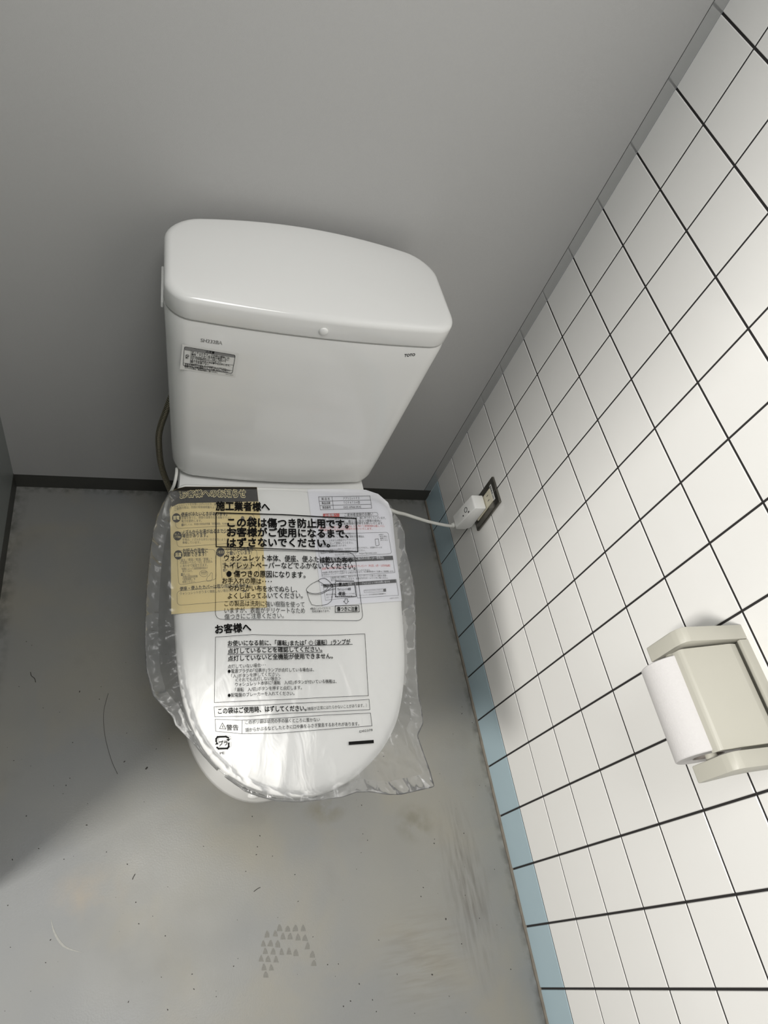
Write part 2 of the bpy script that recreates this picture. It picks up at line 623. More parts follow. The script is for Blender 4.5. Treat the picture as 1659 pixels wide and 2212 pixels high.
class Print:
    """ink laid on a curved surface: collects lettering, bars and frames as one mesh"""
    def __init__(self, place, lift):
        self.place, self.lift = place, lift      # place(px, py) -> (u, v); lift(u, v) -> (x, y, z)
        self.V, self.P = [], []

    def add(self, V, P):
        k = len(self.V)
        self.V += [self.lift(*v) for v in V]
        self.P += [tuple(i + k for i in p) for p in P]

    def text(self, s, x0, y0, x1, y1, h, bold=0.0):
        V, P = glyphs(s, bold)
        if not V: return
        xs = [v[0] for v in V]
        lo, hi = min(xs), max(xs)
        A = np.array(self.place(x0, y0)); B = np.array(self.place(x1, y1))
        L = math.hypot(x1 - x0, y1 - y0)
        nx, ny = (y1 - y0) / L, -(x1 - x0) / L
        C = np.array(self.place(x0 + nx * h, y0 + ny * h))
        U = B - A
        W = (C - A) / 0.80
        self.add([tuple(A + U * ((x - lo) / (hi - lo)) + W * y) for x, y in V], P)

    def lines(self, pts, w, closed=False, step=6):
        Q = [np.array(p, float) for p in pts]
        if closed: Q.append(Q[0])
        for a, b in zip(Q, Q[1:]):
            d = b - a
            L = np.hypot(*d)
            if L < 1e-6: continue
            n = max(1, int(L / step))
            u = d / L
            t = np.array([-u[1], u[0]]) * w / 2
            a2, b2 = a - u * w / 2, b + u * w / 2
            V, P = [], []
            for i in range(n + 1):
                p = a2 + (b2 - a2) * i / n
                V += [tuple(self.place(*(p + t))), tuple(self.place(*(p - t)))]
            for i in range(n):
                P.append((2 * i, 2 * i + 1, 2 * i + 3, 2 * i + 2))
            self.add(V, P)

    def poly(self, pts):
        """quad patch from four corners, subdivided"""
        a, b, c, d = [np.array(p, float) for p in pts]
        n = max(2, int(max(np.hypot(*(b - a)), np.hypot(*(c - d))) / 5)); k = max(1, int(max(np.hypot(*(d - a)), np.hypot(*(c - b))) / 5))
        V, P = [], []
        for j in range(k + 1):
            for i in range(n + 1):
                s, t = i / n, j / k
                V.append(tuple(self.place(*((a * (1 - s) + b * s) * (1 - t) + (d * (1 - s) + c * s) * t))))
        for j in range(k):
            for i in range(n):
                q = j * (n + 1) + i
                P.append((q, q + 1, q + n + 2, q + n + 1))
        self.add(V, P)

    def disc(self, x, y, r, ry=None, n=24):
        ry = ry or r
        V = [tuple(self.place(x, y))] + [tuple(self.place(x + r * math.cos(2 * math.pi * k / n), y + ry * math.sin(2 * math.pi * k / n))) for k in range(n)]
        self.add(V, [(0, 1 + k, 1 + (k + 1) % n) for k in range(n)])

    def rbox(self, a, b, c, d, r, w, skip=()):
        """frame with rounded corners through four corner points"""
        C = [np.array(p, float) for p in (a, b, c, d)]
        pts = []
        for i in range(4):
            p, o, q = C[(i - 1) % 4], C[i], C[(i + 1) % 4]
            u = (p - o) / np.hypot(*(p - o)); v = (q - o) / np.hypot(*(q - o))
            s, e = o + u * r, o + v * r
            for k in range(6):
                t = k / 5
                pts.append((1 - t) ** 2 * s + 2 * t * (1 - t) * o + t * t * e)
        self.lines(pts, w, True)

    def build(self, name, material, parent):
        me = bpy.data.meshes.new(name)
        me.from_pydata(self.V, [], self.P)
        me.update()
        return link(name, me, material, parent, smooth=False)


# ------------------------------------------------------------------ toilet
XC = -0.4965
toilet = empty('toilet', (XC, -0.40, 0.0), 'white china close-coupled toilet with a cistern, lid closed, standing against the grey wall', 'toilet')

# bowl with a skirt that widens at the floor
def bowl_ring(hw, yf, yb, z, p=2.0, n=72):
    yc = yf + 0.205
    pts = []
    for k in range(n):
        a = 2 * math.pi * k / n
        c, s = math.cos(a), math.sin(a)
        if s < 0:
            x = hw * math.copysign(abs(c) ** (2 / p), c); y = yc + (yf - yc) * -(abs(s) ** (2 / p)) * -1
        else:
            q = 5.0
            x = hw * math.copysign(abs(c) ** (2 / q), c); y = yc + (yb - yc) * abs(s) ** (2 / q)
        pts.append((XC + x, y, z))
    return pts

rings = [bowl_ring(.148, -.727, -.075, 0.0), bowl_ring(.1495, -.729, -.07, 0.004), bowl_ring(.1485, -.7285, -.07, 0.02),
         bowl_ring(.140, -.722, -.065, .07), bowl_ring(.134, -.716, -.06, .13), bowl_ring(.135, -.716, -.055, .19), bowl_ring(.146, -.728, -.05, .25),
         bowl_ring(.163, -.748, -.045, .31), bowl_ring(.176, -.764, -.04, .355), bowl_ring(.179, -.768, -.04, .372), bowl_ring(.176, -.765, -.042, .381), bowl_ring(.168, -.757, -.05, .384)]
link('bowl', loft(rings), china, toilet, angle=50)
bm = bmesh.new()
bmesh.ops.create_uvsphere(bm, u_segments=20, v_segments=10, radius=1)
for v in bm.verts: v.co = Vector((XC - 0.022 + v.co.x * 0.013, -0.7215 + v.co.y * 0.006, 0.045 + v.co.z * 0.010))
link('bolt_cap', bm, china, toilet)

# cistern
TXC = -0.4955
def tank_ring(f, z, inset=0.0):
    hw = .1865 + .0278 * f - inset
    yf = -.2365 + .0115 * f + inset
    yb = -.022 - inset * 0.5
    return [(x, y, z) for x, y in rrect(hw, yf, yb, max(.034 - inset * .3, .01), .03, .011, 0, TXC)]

rings = [tank_ring(0, .3860, .022), tank_ring(0, .3868, .013), tank_ring(0.005, .390, .006), tank_ring(0.02, .397, .0015), tank_ring(0.05, .408, 0)]
for k in range(1, 9):
    f = 0.05 + 0.93 * k / 8
    rings.append(tank_ring(f, .386 + .354 * f))
rings += [tank_ring(1.0, .7413, .0012), tank_ring(1, .7420, .0045), tank_ring(1, .7422, .012)]
link('tank', loft(rings), china, toilet, angle=60)

def tlid_ring(z, inset=0.0, hw=.2155):
    return [(x, y, z) for x, y in rrect(hw - inset, -.2257 + inset, -.040 - inset, .036, .045, .0115, .016, TXC)]

def crown(p):
    x, y, z = p
    q = (x - TXC) / .2165
    b = max(0.0, min(1.0, (y + .23) / .20))
    return (x, y, z - .014 * q * q * b)

top = .7835
rings = [tlid_ring(.7448, .012), tlid_ring(.7448, .003), tlid_ring(.7456, .0008), tlid_ring(.748, 0), tlid_ring(top - .010, 0)]
for k in range(1, 8):
    a = math.pi / 2 * k / 7
    rings.append(tlid_ring(top - .010 + .010 * math.sin(a), .010 * (1 - math.cos(a))))
def shrink(r, s, z):
    return [(TXC + (p[0] - TXC) * s, -.125 + (p[1] + .125) * s, z) for p in r]
last = rings[-1]
for s, dz in ((.9, .0008), (.75, .0016), (.5, .0024), (.25, .0028), (.05, .003)):
    rings.append(shrink(last, s, top + dz))
rings = [[crown(p) for p in r] if i > 3 else r for i, r in enumerate(rings)]
tank_lid = link('tank_lid', loft(rings), china, toilet, angle=60)
# small round stop in the lid's front edge
bm = bmesh.new()
bmesh.ops.create_uvsphere(bm, u_segments=24, v_segments=12, radius=1)
for v in bm.verts: v.co = Vector((-.4903 + v.co.x * .0068, -.2378 + v.co.y * .0030, .7600 + v.co.z * .0068))
link('stop_button', bm, china, toilet)
# flush lever on the left flank
bm = prism([(-.10, .712), (-.10, .728), (-.135, .730), (-.172, .722), (-.175, .714), (-.135, .714)], 0, -.7134, -.7095, .0014, 2)
link('flush_lever', bm, china, toilet, angle=50)

# bidet unit and seat under the lid
bm = loft([[(x, y, z) for x, y in rrect(.180 - i, -.44, -.268 - i, .02, .014, 0, .0, XC)] for z, i in ((.3855, 0), (.405, 0), (.412, .002), (.415, .006), (.416, .02))])
link('bidet_unit', bm, white_plastic, toilet, angle=50)

def shape_ring(s, z, cy=-.555):
    return [(lid_xc(y) + (x - lid_xc(y)) * s, cy + (y - cy) * s, z if not callable(z) else z(x, y)) for x, y in OUT]

rings = [shape_ring(.95, lambda x, y: edge_z(y) - .047), shape_ring(.982, lambda x, y: edge_z(y) - .043), shape_ring(.985, lambda x, y: edge_z(y) - .034), shape_ring(.96, lambda x, y: edge_z(y) - .030)]
link('seat', loft(rings), white_plastic, toilet, angle=60)

CY = -.555
def lring(s, f):
    out = []
    for x, y in OUT:
        X = lid_xc(y) + (x - lid_xc(y)) * s
        Y = CY + (y - CY) * s
        out.append((X, Y, f(X, Y)))
    return out
rings = [lring(.965, lambda x, y: edge_z(y) - .027), lring(.992, lambda x, y: edge_z(y) - .027), lring(.9995, lambda x, y: edge_z(y) - .022)]
for s in (1.0, .9985, .996, .992, .987, .98, .97, .955, .93, .9, .85, .8, .7, .6, .5, .4, .3, .2, .1, .03):
    rings.append(lring(s, lid_top if s < 1 else (lambda x, y: edge_z(y) - .011)))
seat_lid = link('seat_lid', loft(rings), white_plastic, toilet, angle=70)

# writing on the cistern's face
def tank_front(x, z):
    f = (z - .386) / .354
    hw = .1865 + .0278 * f
    yf = -.2365 + .0115 * f
    q = 1 - ((x - TXC) / hw) ** 2
    return yf - .011 * q

def tank_place(px, py):
    d = ray(px, py)
    y = -.24
    for _ in range(10):
        t = (y - CAM[1]) / d[1]
        X, Z = CAM[0] + t * d[0], CAM[2] + t * d[2]
        y = tank_front(X, Z)
    return X, Z

def tank_lift(off):
    return lambda x, z: (x, tank_front(x, z) - off, z)

p = Print(tank_place, tank_lift(.0003))
V, P = glyphs('TOTO', 0.035)
sh = [(x + 0.22 * y, y) for x, y in V]
_cache[('TOTO*', 0.0)] = (sh, P)
p.text('TOTO*', 874, 770.5, 897, 768.5, 6.3)
p.build('maker_mark', ink, toilet)
p = Print(tank_place, tank_lift(.0003))
p.text('SH232BA', 433, 738, 480, 744.5, 8.5, 0.03)
tag(p.build('model_number', faint, toilet), 'faint grey stamped number')

sticker = Print(tank_place, tank_lift(.0004))
sticker.poly([(394, 743), (516, 763.5), (508, 814), (388.5, 797)])
st = tag(sticker.build('warning_label', label_white, toilet), 'small white caution sticker')
p = Print(tank_place, tank_lift(.0007))
p.poly([(399, 749.5), (508, 767.5), (507.5, 772), (399, 755.5)])
p.build('label_band', grey_band, st)
p = Print(tank_place, tank_lift(.0009))
p.rbox((398.5, 748), (508.5, 766.5), (501.5, 806), (395.5, 789), 4, .9)
p.lines([(413, 757), (411, 785)], .7)
p.lines([(411, 778), (504, 788)], .5)
p.lines([(397, 783), (502, 800)], .5)
p.text('△注意', 444, 760.2, 463, 763.4, 4.6, .02)
rows = [('タンクふたやタンク内部の掃除には、', 414, 761.5, 497, 775.0, 3.9), ('酸性・アルカリ性洗剤は使用しない', 413.5, 766.2, 494, 779.0, 3.9),
        ('内部の部品破損の原因になり、水漏れして家財などを', 413, 770.2, 488, 781.5, 2.7), ('ぬらす財産損害発生のおそれがあります。', 413, 773.6, 479, 783.6, 2.7),
        ('タンクふたやタンクに寄りもたれしたり、', 413, 777.8, 497, 791.0, 3.8), ('強く力を掛けない', 412, 782.3, 451, 788.0, 3.8),
        ('ふたが落下したり、タンクが破損することがあります。', 412, 786.2, 489, 797.6, 2.6),
        ('芳香洗浄剤などの使用はおすすめしません。劣化部分の', 399, 787.0, 497, 801.5, 3.2), ('破損のため、水漏れ故障メーカーにお問い合わせください。', 399, 790.6, 492, 804.0, 3.2),
        ('お手入れの際は、取扱説明書をご覧ください。', 399, 794.2, 470, 805.5, 3.2)]
for r in rows: p.text(*r[:5], r[5], .015)
p.text('禁止', 400.5, 773.5, 407, 774.3, 2.8, .02)
for k in range(24):
    a, b = 2 * math.pi * k / 24, 2 * math.pi * (k + 1) / 24
    p.lines([(404.5 + 3.6 * math.cos(a), 768 + 2.6 * math.sin(a)), (404.5 + 3.6 * math.cos(b), 768 + 2.6 * math.sin(b))], .8)
p.lines([(402, 766.3), (407, 769.7)], .8)
p.text('H0612-1480YU', 487, 807.8, 503.5, 810.6, 1.8)
p.build('printed_text', ink, st)

# ------------------------------------------------------------------ leaflets on the lid
def coons(top, right, bottom, left, nu=44, nv=60):
    """sheet outline given by four polylines (left to right, top to bottom)"""
    def S(pl):
        pl = [np.array(q, float) for q in pl]
        ln = np.cumsum([0] + [np.hypot(*(b - a)) for a, b in zip(pl, pl[1:])])
        ln /= ln[-1]
        return lambda t: np.array([np.interp(t, ln, [q[0] for q in pl]), np.interp(t, ln, [q[1] for q in pl])])
    T, R, B, L = S(top), S(right), S(bottom), S(left)
    c = [T(0), T(1), B(0), B(1)]
    g = []
    for j in range(nv + 1):
        v = j / nv
        for i in range(nu + 1):
            u = i / nu
            g.append((1 - v) * T(u) + v * B(u) + (1 - u) * L(v) + u * R(v) - ((1 - u) * (1 - v) * c[0] + u * (1 - v) * c[1] + (1 - u) * v * c[2] + u * v * c[3]))
    return g


def paper_wave(x, y):
    return 0.0006 * nse(x, y, 18, 2.2) + .0006


def paper_z(x, y):
    return drape(x, y) + .0009 + paper_wave(x, y)


def place_on(surf):
    return lambda px, py: hit(px, py, surf)


def lift_on(surf, off):
    return lambda x, y: (x, y, surf(x, y) + off)


def sheet(name, edges, material, label, cat, nu=44, nv=60, surf=paper_z, thick=.00025, parent=None):
    g = coons(*edges, nu, nv)
    V = []
    for q in g:
        x, y = hit(q[0], q[1], surf)
        V.append((x, y, surf(x, y)))
    V2 = [(x, y, z - thick) for x, y, z in V]
    n = len(V)
    P, W = [], nu + 1
    for j in range(nv):
        for i in range(nu):
            a = j * W + i
            P.append((a, a + W, a + W + 1, a + 1))
            P.append((n + a, n + a + 1, n + a + W + 1, n + a + W))
    rim = [i for i in range(W)] + [j * W + nu for j in range(1, nv + 1)] + [nv * W + i for i in range(nu - 1, -1, -1)] + [j * W for j in range(nv - 1, 0, -1)]
    for a, b in zip(rim, rim[1:] + rim[:1]):
        P.append((a, b, n + b, n + a))
    me = bpy.data.meshes.new(name)
    me.from_pydata(V + V2, [], P)
    me.update()
    o = link(name, me, material, parent, smooth=True, angle=40)
    if label: tag(o, label, cat)
    return o


yl = sheet('leaflet', ([(367, 1062), (384, 1055), (400, 1051), (555, 1052)], [(555, 1052), (569, 1180), (577, 1312)], [(370, 1327), (470, 1319), (577, 1312)], [(367, 1062), (369, 1200), (370, 1327)]),
           yellow_paper, 'yellow notice leaflet with a dark header, lying under the clear bag on the toilet lid', 'leaflet')
PL = lambda off: Print(place_on(paper_z), lift_on(paper_z, off))
p = PL(.0003)
for seg in (((367.3, 1062.5), (384, 1055.4), (385, 1088.5), (367.3, 1097)), ((384, 1055.4), (400, 1051.4), (402, 1087), (385, 1088.5)), ((400, 1051.4), (554.8, 1052.4), (558, 1083.5), (402, 1087))):
    p.poly(seg)
band = p.build('header_band', ink_brown, yl)
p = PL(.0006); p.text('お客様へのお知らせ', 388, 1077, 532, 1074, 12.5, .085); tag(p.build('heading_outline', yellow_ink, band), 'pale yellow edge round the heading letters')
p = PL(.0009); p.text('お客様へのお知らせ', 388.7, 1076.6, 531.3, 1073.8, 12.0, .02); p.build('heading_letters', ink, band)
p = PL(.0003)
for t in [('便座が冷たいときがあります。', 391, 1116, 491, 1114.5, 8.2, .02), ('ノズルからお湯が出るまで少し時間がかかる', 393, 1154, 540, 1152.5, 8.2, .02), ('場合があります。', 393.5, 1161.5, 449, 1160, 8.2, .02),
          ('お好みの温度に', 395, 1194, 449, 1193, 8.6, .02), ('調節できます!', 396, 1202, 445, 1201, 8.6, .02), ('リモコンは乾電池', 489, 1191, 547, 1189, 7.6, .02), ('で動いています!', 489, 1199.5, 544, 1197, 7.6, .02),
          ('便座・便ふたカバーは取り付けできません。', 388.5, 1276.5, 542, 1268, 8.0, .02), ('×', 524, 1281, 533, 1281, 9, .02)]:
    p.text(*t)
p.build('printed_text', ink_brown, yl)
p = PL(.0003)
for t in [('ウォシュレットをお買い上げいただき、誠にありがとうございます。', 376, 1098, 520, 1093, 4.8), ('ご使用の際は、同梱の取扱説明書をよくお読みください。', 377, 1103.5, 505, 1100, 4.8),
          ('節電を使うと、便座の温度などを自動で下げて', 392, 1122, 500, 1121.5, 5.2), ('電力を節約します。', 392, 1128.5, 436, 1127.5, 5.2), ('➡詳しくは、同梱の取扱説明書「節電機能」を参照ください。', 392, 1136, 511, 1134.5, 4.2),
          ('冬場は、ノズルから冷たい水が出ないように', 394, 1168.5, 492, 1168, 5.0), ('準備しています。', 394, 1175, 433, 1174, 5.0),
          ('「温水／便座／乾燥／室暖」*', 388, 1213, 458, 1210, 5.4), ('の温度レベルと「切」をお好み', 389, 1218.5, 459, 1216, 5.4), ('にあわせて設定できます。', 389.5, 1225.5, 449, 1223, 5.4), ('*機種によって温度調節項目が', 391, 1231.5, 449, 1229, 4.4), ('異なります。', 394, 1236.5, 416, 1235.5, 4.4),
          ('➡詳しくは、', 391, 1243.5, 411, 1243, 4.6), ('同梱の取扱説明書', 395, 1249, 427, 1247, 4.6), ('「温度調節」を', 394, 1254, 422, 1252.5, 4.6), ('参照ください。', 394, 1260, 422, 1258, 4.6),
          ('リモコンの電池が切れかけた', 480, 1214, 547, 1211, 4.6), ('場合、電池が消耗しているとき', 480, 1221, 552, 1217, 4.6), ('は、電池を交換してください。', 481, 1227, 546, 1224, 4.6), ('➡詳しくは、同梱の取扱説明書', 482, 1234, 542, 1230, 4.4), ('「電池の交換」を参照ください。', 487, 1241, 545, 1238, 4.4),
          ('ウォシュレットがうまく機能しない場合があります。', 388.5, 1285.5, 524, 1277, 5.6)]:
    p.text(*t)
p.rbox((378, 1113), (548, 1110), (551, 1133), (380, 1142), 8, .7)
p.rbox((380, 1150), (550, 1150), (553, 1170), (383, 1182), 8, .7)
p.rbox((382, 1190), (465, 1187), (467, 1252), (386, 1264), 8, .7)
p.rbox((475, 1186), (554, 1186), (560, 1246), (480, 1254), 8, .7)
p.rbox((382, 1277), (560, 1262), (562, 1294), (383, 1308), 9, .7)
for k in range(20):      # speech bubble
    a, b = 2 * math.pi * k / 20, 2 * math.pi * (k + 1) / 20
    p.lines([(440 + 9 * math.cos(a), 1239 + 7 * math.sin(a)), (440 + 9 * math.cos(b), 1239 + 7 * math.sin(b))], .6)
p.text('温度調節', 434, 1238, 447, 1237.4, 3.0)
p.text('できます', 434, 1242, 447, 1241.4, 3.0)
p.lines([(446, 1253), (448, 1246), (453, 1243), (454, 1239), (457, 1237), (459, 1239), (458, 1245), (459, 1250), (456, 1255), (449, 1256), (446, 1253)], .7)
for cx in (524, 541):
    p.disc(cx, 1121, 4, 6)
p.build('printed_small_text', ink_soft, yl)
for (x, y, s1, s2) in ((381, 1119, '節電', None), (383.5, 1158, 'おしり・', 'ビデ洗浄'), (385, 1199, '温度', None), (476, 1193, 'リモコン', None)):
    p = PL(.0005); p.disc(x, y, 9.2, 10.0, 30)
    bd = p.build('badge', ink_brown, yl)
    p = PL(.0008)
    if s2:
        p.text(s1, x - 6.3, y - 1, x + 6.3, y - 1.3, 4.6, .02); p.text(s2, x - 6.5, y + 5, x + 6.5, y + 4.7, 4.2, .02)
    elif len(s1) == 2: p.text(s1, x - 7, y + 4, x + 7, y + 3.6, 7.5, .03)
    else: p.text(s1, x - 7.8, y + 3.0, x + 7.8, y + 2.6, 6, .03)
    p.build('badge_text', yellow_ink, bd)

wl = sheet('leaflet', ([(664, 1057), (740, 1056), (790, 1058), (817, 1067)], [(817, 1067), (838, 1085), (847, 1108), (853, 1170), (868, 1298)], [(697, 1311), (780, 1304), (868, 1298)], [(664, 1057), (680, 1180), (697, 1311)]),
           white_paper, 'white registration leaflet curling over the right edge of the toilet lid under the clear bag', 'leaflet')
p = PL(.0004)
for a, b in (((688, 1073.5), (799, 1071.5)), ((690, 1083), (800.5, 1080.5)), ((691, 1092.5), (801.5, 1089.5)), ((692, 1101.5), (803, 1098))):
    p.lines([a, b], .8)
for a, b in (((688, 1073.5), (692, 1101.5)), ((717, 1073), (720.5, 1100.8)), ((799, 1071.5), (803, 1098))):
    p.lines([a, b], .8)
for t in [('製 品 名', 694.5, 1080.5, 712, 1080, 5, .01), ('製品品番', 695, 1089.5, 713.5, 1089, 5, .01), ('製造番号', 696.5, 1099, 714.5, 1098.4, 5, .01),
          ('アプリコットＦ３', 741, 1079.5, 776, 1078.5, 5, .005), ('ＴＣＦ４７３４型', 742, 1088.5, 777.5, 1087.5, 5, .005), ('32421 6M666 04342', 741.5, 1098.2, 780, 1097, 5, 0),
          ('ご愛用者登録のお願い', 744, 1115.5, 805.5, 1113.5, 6.6, 0)]:
    p.text(*t)
p.build('printed_table', ink, wl)
p = PL(.0004)
for t in [('このたびは、TOTO商品をお求めいただき、誠にありがとうございます。', 680, 1126, 833, 1121.5, 4.8), ('商品に関するお知らせや、暮らしに役立つ情報の提供に', 681, 1132, 824, 1128, 4.8), ('ご活用いただくため、お客様情報の登録をお願いいたします。', 681, 1137.5, 828, 1133.5, 4.8),
          ('登録は以下の方法で、簡単に登録が可能です。', 686, 1157, 767, 1155, 4.0), ('スマートフォン・タブレット端末にて登録される場合は、', 687, 1165, 787, 1161, 4.4), ('このチラシ上方または商品からアクセスし、', 688, 1171.5, 770, 1168, 4.4), ('画面案内に従って登録してください。', 689, 1177.5, 763, 1174.5, 4.4), ('※通信料はお客様負担となります。', 690, 1183, 749, 1180, 3.6),
          ('パソコンから登録される場合は、TOTOホームページにアクセスし、お客様サポートの', 690, 1192, 825, 1184.5, 3.6), ('「製品のご登録」より製品の登録を行ってください。', 691, 1197, 789, 1190.5, 3.6), ('TOTOホームページ　https://jp.toto.com', 723, 1201.5, 814, 1196, 4.4),
          ('※商品の向上や改善に活用させていただくため、ご愛用者登録に続けてアンケート', 696, 1218, 848, 1212, 3.8), ('※抽選の発表は商品の発送をもってかえさせていただきます。', 696, 1239, 800, 1233, 3.5), ('※予告なくアンケートを終了する場合があります。※工事関係者のご応募はご遠慮願います。', 696, 1244, 851, 1236, 3.5),
          ('お客様の個人情報は、当社のプライバシーポリシーに基づいて適切に管理・', 714, 1250.5, 836, 1245, 3.8), ('取り扱いさせていただきます。詳細はTOTOホームページをご覧ください。', 715, 1255.5, 838, 1250, 3.8),
          ('ウォシュレットチャットボット', 788, 1278.5, 825, 1276, 3.2), ('「ウォシュレット」はTOTO株式会社の登録商標です。', 775, 1288, 834, 1284, 3.0), ('受付時間 平日9:00～17:00', 704, 1286.5, 766, 1283.5, 3.0), ('(土・日・祝日、年末年始を除く)', 705, 1292, 766, 1288.5, 3.0), (''.join(['1Q071153① ']), 842, 1294, 861, 1292.5, 2.8),
          ('※商品の', 818, 1156.5, 828, 1156, 2.6), ('表示位置は', 820, 1160.5, 836, 1160, 2.6), ('機種により', 821, 1164.5, 836, 1164, 2.6), ('異なります。', 822, 1168.5, 838, 1168, 2.6)]:
    p.text(*t)
p.rbox((698, 1110.5), (815, 1107), (817, 1114.5), (698, 1118), 3, .6)
p.rbox((683, 1154), (838, 1150), (846, 1196), (690, 1206), 5, .6)
p.rbox((690.5, 1207), (848, 1201), (853, 1237), (696, 1247), .5, .6)
p.rbox((698, 1264), (765, 1259), (770, 1289), (703, 1297), .5, .6)
p.rbox((768, 1258), (856, 1252), (861, 1286), (772, 1292), .5, .6)
p.rbox((786, 1275), (827, 1272), (828, 1278), (787, 1281), 1, .5)
p.rbox((810, 1165), (817, 1164), (819, 1178), (812, 1179), 1, .8)
p.build('printed_small_text', ink_grey, wl)
for q, t in (([(690.5, 1208), (848, 1201), (848.8, 1209.5), (691.5, 1217)], ('(ご愛用者登録後のアンケート)ご協力のお願い(※一部商品)', 694, 1215, 829, 1207.5, 5.4, .015)),
             ([(698, 1262.5), (764.5, 1258), (765.5, 1265), (699, 1269.5)], ('修理・部品のお問い合わせ', 704, 1268, 760, 1263.5, 4.2, .015)),
             ([(767.5, 1257.5), (855, 1251.5), (856, 1259), (768.5, 1265)], ('ウォシュレット®のお問い合わせ', 782, 1262.5, 842, 1258.5, 4.2, .015)),
             ([(828, 1272), (833.5, 1271.5), (834, 1278), (828.5, 1278.5)], None)):
    p = PL(.0004); p.poly(q)
    bar = p.build('heading_bar' if t else 'search_icon', ink_grey, wl)
    if t:
        p = PL(.0007); p.text(*t); p.build('bar_text', white_paper, bar)
p = PL(.0004)
p.poly([(697.5, 1109.8), (733, 1108.8), (733, 1116.6), (697.5, 1118)])
rb = tag(p.build('red_box', ink_red, wl), 'red box with white lettering')
p = PL(.0007); p.text('お客様へ', 702, 1116, 728, 1115, 4.8, .02); p.build('red_box_text', white_paper, rb)
for k in (0, 1):
    p = PL(.0004)
    for t in ([('便座とタンクをご購入いただいたお客様は、もう一枚の「ご愛用者登録のお願い」チラシ', 690, 1143, 831, 1139, 4.0), ('で登録対象となるTOTO登録をお願いいたします。', 690, 1148, 804, 1144.5, 4.0)],
              [('抽選で100名様にQUOカード1,000円分プレゼント（年2回、6月・12月末抽選）', 695, 1231, 843, 1224, 4.6)])[k]:
        p.text(*t)
    p.build('red_text', ink_red, wl)

# ------------------------------------------------------------------ clear bag over lid and leaflets
BAG = [(368, 1060), (352, 1085), (340, 1110), (329, 1150), (322, 1200), (316, 1270), (313, 1340), (313, 1400), (316, 1450), (327, 1490), (331, 1504), (350, 1524), (373, 1550), (378, 1566), (403, 1592), (438, 1626), (474, 1662),
       (508, 1694), (528, 1710), (560, 1722), (600, 1732), (650, 1733), (700, 1728), (742, 1722), (770, 1712), (800, 1711), (838, 1717), (865, 1717), (900, 1709), (939, 1700), (930, 1666), (914, 1622), (905, 1596), (903, 1588), (915, 1562),
       (911, 1530), (905, 1500), (901, 1450), (899, 1400), (898, 1330), (896, 1270), (886, 1222), (876, 1186), (874, 1150), (864, 1124), (851, 1108), (846, 1094), (832, 1079), (812, 1070), (780, 1065), (740, 1062), (690, 1060), (640, 1058), (580, 1057), (520, 1057), (450, 1058), (400, 1060)]


def bag_mesh():
    B = []
    N = 420
    pl = [np.array(q, float) for q in BAG] + [np.array(BAG[0], float)]
    ln = np.cumsum([0] + [np.hypot(*(b - a)) for a, b in zip(pl, pl[1:])])
    for k in range(N):
        s = ln[-1] * k / N
        B.append(hit(np.interp(s, ln, [q[0] for q in pl]), np.interp(s, ln, [q[1] for q in pl]), bag_z))
    c = np.array([-.50, -.57])
    fr = list(np.linspace(0.02, .70, 46)) + list(np.linspace(.715, 1.0, 52))
    V = [(c[0], c[1], bag_z(*c))]
    for r in fr:
        for b in B:
            x, y = c + (np.array(b) - c) * r
            V.append((x, y, bag_z(x, y)))
    P = [(0, 1 + k, 1 + (k + 1) % N) for k in range(N)]
    R = len(fr)
    for j in range(R - 1):
        for k in range(N):
            a = 1 + j * N + k; b = 1 + j * N + (k + 1) % N
            P.append((a, a + N, b + N, b))
    # the under layer: folded back beneath the rim and tucked under the lid
    last = 1 + (R - 1) * N
    prev = last
    BD = [sdist(*b) for b in B]
    for r, dz in ((.992, .0030), (.975, .006), (.955, .009), (.935, .011), (.915, .012)):
        base = len(V)
        for k, b in enumerate(B):
            q = c + (np.array(b) - c) * r
            d = sdist(*q)
            z = bag_z(*q) - dz - .004 * abs(nse(q[0], q[1], 40, 5.5))
            if d < 0.0:
                z = min(z, edge_z(q[1]) - .0285)
            elif d < .01:
                z = min(z, edge_z(q[1]) - .0285 * (1 - d / .01))
            V.append((q[0], q[1], z))
        for k in range(N):
            if BD[k] < .006 or BD[(k + 1) % N] < .006: continue      # the open rear end has no fold
            P.append((prev + k, base + k, base + (k + 1) % N, prev + (k + 1) % N))
        prev = base
    me = bpy.data.meshes.new('plastic_bag')
    me.from_pydata(V, [], P)
    me.update()
    return me


bag = tag(link('plastic_bag', bag_mesh(), film), 'crumpled clear plastic bag with black printed instructions, drawn over the toilet lid', 'plastic bag')
PB = lambda: Print(place_on(bag_z), lift_on(bag_z, .0006))
p = PB()
p.text('施工業者様へ', 466, 1101, 583, 1103, 17, .035); p.build('printed_heading', ink, bag)
p = PB(); p.text('お客様へ', 465, 1368, 543, 1363, 17, .035); p.build('printed_heading', ink, bag)
p = PB()
for t in [('この袋は傷つき防止用です。', 491, 1137, 753, 1140, 17.5, .035), ('お客様がご使用になるまで、', 490, 1158, 753, 1161, 17.5, .035), ('はずさないでください。', 490, 1181, 713, 1181, 17.5, .035)]: p.text(*t)
p.lines([(466.5, 1108), (610, 1112), (700, 1117), (769, 1120)], 2.2)
p.lines([(769, 1120), (773, 1192)], 2.2)
p.lines([(773, 1192), (700, 1190), (600, 1186), (467, 1181)], 1.8)
p.lines([(467, 1181), (466.5, 1108)], 2.2)
p.build('printed_notice', ink, bag)
p = PB()
